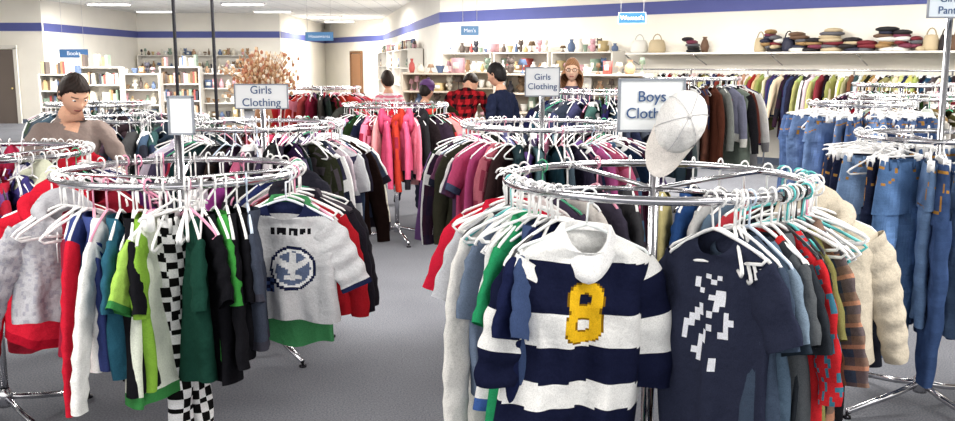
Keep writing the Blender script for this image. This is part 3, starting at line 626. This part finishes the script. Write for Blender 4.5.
# ================================================================ PEOPLE
def head(B,M,skin,hair,hs='short',glasses=False,hat=None):
    r,n=48,60; th=np.linspace(.001,pi-.001,r)[:,None]; ph=(np.arange(n)*2*pi/n)[None,:]
    ux=np.sin(th)*np.cos(ph); uy=np.sin(th)*np.sin(ph); uz=np.cos(th)+0*ph
    low=np.clip(-uz,0,1)
    x=.076*ux*(1-.34*low**1.6); y=.096*uy*(1-.1*low); z=.118*uz
    front=np.clip(-uy,0,1)
    y=y-.012*low*front + .02*low*np.clip(uy,0,1)
    g=lambda cx,cz,sx,sz:np.exp(-((x-cx)/sx)**2-((z-cz)/sz)**2)*(uy<0)
    y=y-.022*g(0,-.03,.013,.014)-.012*g(0,-.008,.009,.022)+.008*g(.031,.004,.017,.012)+.008*g(-.031,.004,.017,.012)-.004*g(0,.026,.05,.01)
    y=y-.006*g(0,-.066,.022,.012)-.008*g(0,-.1,.022,.018)-.004*g(.04,-.03,.02,.02)-.004*g(-.04,-.03,.02,.02)
    V=np.stack([x,y,z],-1).reshape(-1,3); F=gf(r,n); fc=V[F].mean(1); C=np.tile(lin(skin),(len(F),1))
    fr=fc[:,1]<-.03; X,Z=fc[:,0],fc[:,2]
    az=-fc[:,1]/(np.hypot(fc[:,0],fc[:,1])+1e-6)
    hcol=lin(hair); lim=np.interp(az,[-1,-.6,-.15,.25,.6,1],[-.09,-.075,-.03,.01,.045,.056])
    C[Z>lim]=hcol
    C[fr&(abs(X)<.022)&(abs(Z+.066)<.006)]=lin((190,110,104)); C[fr&(abs(abs(X)-.032)<.016)&(abs(Z-.024)<.0035)]=lin(hair)*.6+lin(skin)*.25
    C[fr&(abs(X)<.018)&(abs(Z+.067)<.0015)]=lin((120,60,60))
    B.add(V,F,C,M)
    for sd in(-1,1):
        ellip(B,(sd*.031,-.078,.004),(.0125,.01,.007),lin((240,238,235)),M,8,10); ellip(B,(sd*.031,-.087,.004),(.005,.003,.005),lin((40,30,25)),M,6,8)
        ellip(B,(sd*.077,.008,-.01),(.009,.018,.031),lin(skin)*.95,M,8,10); wire(B,[(sd*.083,.008+.014*math.cos(t),-.008+.026*math.sin(t)) for t in np.linspace(-1.2,4,12)],.0035,lin(skin),5,M=M)
        if glasses:
            wire(B,[(sd*.032+.023*math.cos(t),-.1,.004+.017*math.sin(t)) for t in np.linspace(0,2*pi,15)[:-1]],.0025,lin((30,25,25)),5,True,M); wire(B,[(sd*.055,-.1,.008),(sd*.078,-.04,.006),(sd*.08,.01,0)],.002,lin((30,25,25)),4,M=M)
    if glasses: wire(B,[(-.01,-.1,.006),(0,-.103,.009),(.01,-.1,.006)],.002,lin((30,25,25)),4,M=M)
    nn=np.sin(ph*9+th*7)*.5+np.sin(ph*17-th*11)*.5
    sc=1.1+.018*nn
    hx,hy,hz=.078*ux*sc,.1*uy*sc+.004,.12*uz*sc
    sp=np.sin(ph)+0*th
    hl=np.interp(sp,[-1,-.6,-.25,.15,.6,1],[.06,.05,.012,-.03,-.075,-.09])+.004*np.sin(ph*13)
    if hs=='long': hl=np.interp(sp,[-1,-.75,-.5,-.3,1],[.06,.05,.03,-.4,-.4])
    Vh=np.stack([hx,hy,hz],-1)
    if hs=='long':
        lo=np.clip(-uz,0,1); Vh[...,2]-=.08*lo; wd_=.07*lo**.5
        Vh[...,0]+=wd_*np.cos(ph)*np.where(lo>0,1,0); Vh[...,1]+=wd_*.9*np.sin(ph)+.01*lo
    mask=(hz<hl); Vin=np.stack([x*.96,y*.9+.002,z*.96],-1)
    Vh=np.where(mask[...,None],Vin,Vh)
    if hs=='long': Vh[-6:,:,:]=np.where(mask[-6:,:,None],Vh[-6:,:,:],Vh[-7:-6,:,:])
    Vh=Vh.reshape(-1,3); keep=~(mask.reshape(-1)[F].all(1))
    if hs=='long': keep&=~(mask.reshape(-1)[F].any(1)&(np.repeat(np.arange(r-1),n)>r*.55))
    B.add(Vh,F[keep],hcol*(1+.3*np.sin(np.arange(keep.sum())*1.7))[:,None],M)
    if hat: 
        lathe(B,(0,.005,.02),[(.088,-.02),(.095,.0),(.095,.03),(.103,.035),(.1,.07),(.075,.11),(.02,.132),(.001,.132)],lin(hat),18,M)
        ellip(B,(0,0,.155),(.025,.025,.022),lin(hat)*.8,M,6,10)
def person(name,X,Y,yaw,Hh,bend=0,hp=0,hy=0,wr=None,top=(90,80,80),bot=(40,44,60),skin=(214,168,142),hair=(30,24,22),hs='short',glasses=False,hat=None,pat=None,fem=False,neckv=0):
    s=Hh/1.75; rb=Matrix.Rotation(math.radians(bend),3,'X'); pel=Vector((0,0,.93))
    def up(v): return pel+rb@(Vector(v)-pel)
    sh=.15 if fem else .172
    J={'pel':(0,0,.93),'w':up((0,0,1.08)),'c':up((0,.005,1.28)),'nb':up((0,.01,1.43)),'nt':up((0,-.008+.0,1.53))}
    rad={'pel':.135,'w':.125 if not fem else .11,'c':.142 if not fem else .128,'nb':.07,'nt':.052}
    E=[('pel','w'),('w','c'),('c','nb'),('nb','nt')]
    hands=[]
    for sd,t in((-1,'L'),(1,'R')):
        S=up((sd*sh,.01,1.40)); W=Vector(wr[0 if sd<0 else 1]) if wr else up((sd*.26,-.06,.86)) if bend<20 else S+Vector((sd*.03,-.25,-.4))
        l1,l2=.29,.26; d=W-S; D=min(d.length,l1+l2-.01); dn=d.normalized(); W=S+dn*D; a=(l1*l1-l2*l2+D*D)/(2*D); h=math.sqrt(max(0,l1*l1-a*a))
        pole=Vector((sd*.6,.6,-.6)); pole=(pole-dn*pole.dot(dn)).normalized(); El=S+dn*a+pole*h
        J['s'+t]=S;J['e'+t]=El;J['w'+t]=W; rad['s'+t]=.07;rad['e'+t]=.045;rad['w'+t]=.03
        E+=[('c','s'+t),('s'+t,'e'+t),('e'+t,'w'+t)]; hands.append((W,(W-El).normalized(),sd))
        J['h'+t]=(sd*.095,0,.84);J['k'+t]=(sd*.1,-.015,.48);J['a'+t]=(sd*.1,.02,.1);J['t'+t]=(sd*.11,-.14,.045)
        rad['h'+t]=.098;rad['k'+t]=.064;rad['a'+t]=.045;rad['t'+t]=.04
        E+=[('pel','h'+t),('h'+t,'k'+t),('k'+t,'a'+t),('a'+t,'t'+t)]
    names=list(J); me=bpy.data.meshes.new('b'); me.from_pydata([tuple(J[k]) for k in names],[(names.index(a),names.index(b)) for a,b in E],[])
    o=bpy.data.objects.new('b',me); bpy.context.collection.objects.link(o)
    sm=o.modifiers.new('s','SKIN'); sm.branch_smoothing=.6
    for i,k in enumerate(names):
        me.skin_vertices[0].data[i].radius=(rad[k],rad[k]); me.skin_vertices[0].data[i].use_root=(k=='pel')
    sb=o.modifiers.new('d','SUBSURF'); sb.levels=3; sb.render_levels=3
    bpy.context.view_layer.update(); ev=bpy.data.meshes.new_from_object(o.evaluated_get(bpy.context.evaluated_depsgraph_get()))
    bpy.data.objects.remove(o)
    V=np.array([v.co[:] for v in ev.vertices]); F=[tuple(p.vertices) for p in ev.polygons]; F=np.array([f if len(f)==4 else (f[0],f[1],f[2],f[2]) for f in F])
    fc=V[F].mean(1); best=np.full(len(F),9.); bi=np.zeros(len(F),int)
    for i,(a,b) in enumerate(E):
        A=np.array(J[a]);Bb=np.array(J[b]); ab=Bb-A; t=np.clip(((fc-A)@ab)/(ab@ab),0,1); dd=np.linalg.norm(fc-(A+t[:,None]*ab),axis=1)/(rad[a]*(1-t)+rad[b]*t)
        m=dd<best; best[m]=dd[m]; bi[m]=i
    C=np.tile(lin(top),(len(F),1))
    if pat: C=pat(C,fc)
    nb=np.array(J['nb'])
    for i,(a,b) in enumerate(E):
        m=bi==i
        if (a,b)==('nb','nt'): C[m&(fc[:,2]>J['nb'][2]+.02)]=lin(skin)
        if neckv: C[(fc[:,1]<nb[1]-.02)&(fc[:,2]>nb[2]-.07+abs(fc[:,0])*1.1)&(abs(fc[:,0])<.06)]=lin(skin)
        if a[0] in'hk' and a!='h': C[m]=lin(bot)
        if a=='pel' and b[0]=='h': C[m&(fc[:,2]<.88)]=lin(bot)
        if a[0]=='a' and a!='a': C[m]=lin((40,34,32))
    T=xf(X,Y,0,math.radians(yaw),s=s)
    V=V+.005*np.sin(V[:,[2,0,1]]*70)*(V[:,2:3]<J['nb'][2])
    V[:,2]=np.maximum(V[:,2],0.002)
    B=MB(); B.add(V,F,C,T)
    e=empty(name,X,Y,0); B.build('body',FAB,e)
    B=MB(); sk=lin(skin)
    for W,dn,sd in hands:
        W=np.array(W);dn=np.array(dn); side=np.cross(dn,[0,0,1.]); side/=np.linalg.norm(side)+1e-6; nr=np.cross(side,dn)
        R3=np.eye(4); R3[:3,0]=side;R3[:3,1]=dn;R3[:3,2]=nr;R3[:3,3]=W
        ellip(B,(0,.045,0),(.041,.055,.016),sk,T@R3,9,14); wire(B,[(0,-.04,0),(0,0,0),(0,.03,0)],[.03,.027,.024],sk,10,M=T@R3)
        for k,(off,ln) in enumerate([(-.03,.072),(-.01,.08),(.01,.076),(.029,.06)]):
            off*=(1 if sd<0 else -1)*-1
            wire(B,[(off,.08,0),(off*1.15,.08+ln*.4,-.006),(off*1.2,.08+ln*.7,-.022),(off*1.15,.08+ln*.85,-.042)],[.0095,.0088,.008,.006],sk,8,M=T@R3)
        tx=(1 if sd<0 else -1)
        wire(B,[(tx*.025,.02,0),(tx*.05,.045,-.008),(tx*.056,.072,-.018),(tx*.05,.095,-.024)],[.014,.012,.01,.008],sk,8,M=T@R3)
    B.build('hands',SKN,e)
    B=MB(); nt=Vector(J['nt']); HM=Matrix.Translation(nt)@Matrix.Rotation(math.radians(hy),4,'Z')@Matrix.Rotation(math.radians(bend*.7+hp),4,'X')@Matrix.Translation((0,-.018,.088))
    head(B,T@np.array(HM),skin,hair,hs,glasses,hat); B.build('head',SKN,e)
    return e
person('man',-2.42,5.45,34,1.72,bend=8,hp=22,hy=12,wr=[(-.2,-.38,1.16),(.16,-.42,1.16)],top=(146,132,126),bot=(50,54,70),hair=(40,30,26),neckv=1,skin=(228,180,152))
def strp(C,f): C[(f[:,2]/.05)%1<.5]=lin((225,130,150)); return C
person('shopper',-1.08,11.2,200,1.66,top=(236,220,222),pat=strp,hair=(40,30,26),hp=10,fem=True)
def pld(C,f):
    a=(f[:,2]/.09)%1<.5; b=((f[:,0]+f[:,1]*.5)/.09)%1<.5; C[a^b]=lin((110,24,30)); C[a&b]=lin((24,20,24)); return C
person('shopper',-.2,10.2,165,1.85,bend=36,hp=45,top=(176,36,44),pat=pld,hair=(40,30,26))
person('shopper',-.6,10.5,150,1.55,top=(90,60,100),hat=(90,60,110),hp=15,fem=True)
person('shopper',.27,9.6,-125,1.76,top=(34,40,62),hair=(22,20,20),hp=12,bend=4)
person('woman_with_glasses',1.03,10.1,-8,1.8,top=(96,90,110),hair=(150,108,76),hs='long',glasses=True,hp=2,fem=True,skin=(232,190,164))
# ================================================================ light & camera
w=bpy.data.worlds.new('world'); bpy.context.scene.world=w; w.use_nodes=True
bg=w.node_tree.nodes['Background']; bg.inputs[0].default_value=(1,.985,.96,1); bg.inputs[1].default_value=1.9
cam=bpy.data.cameras.new('camera'); cam.sensor_width=36; cam.lens=34.57; cam.clip_end=200
co=bpy.data.objects.new('camera',cam); co.location=(0,0,1.75); co.rotation_euler=(math.radians(90-9.2),0,0); bpy.context.collection.objects.link(co)
bpy.context.scene.camera=co
try:
    bpy.context.scene.view_settings.view_transform='Standard'
except Exception as ex: print(ex)
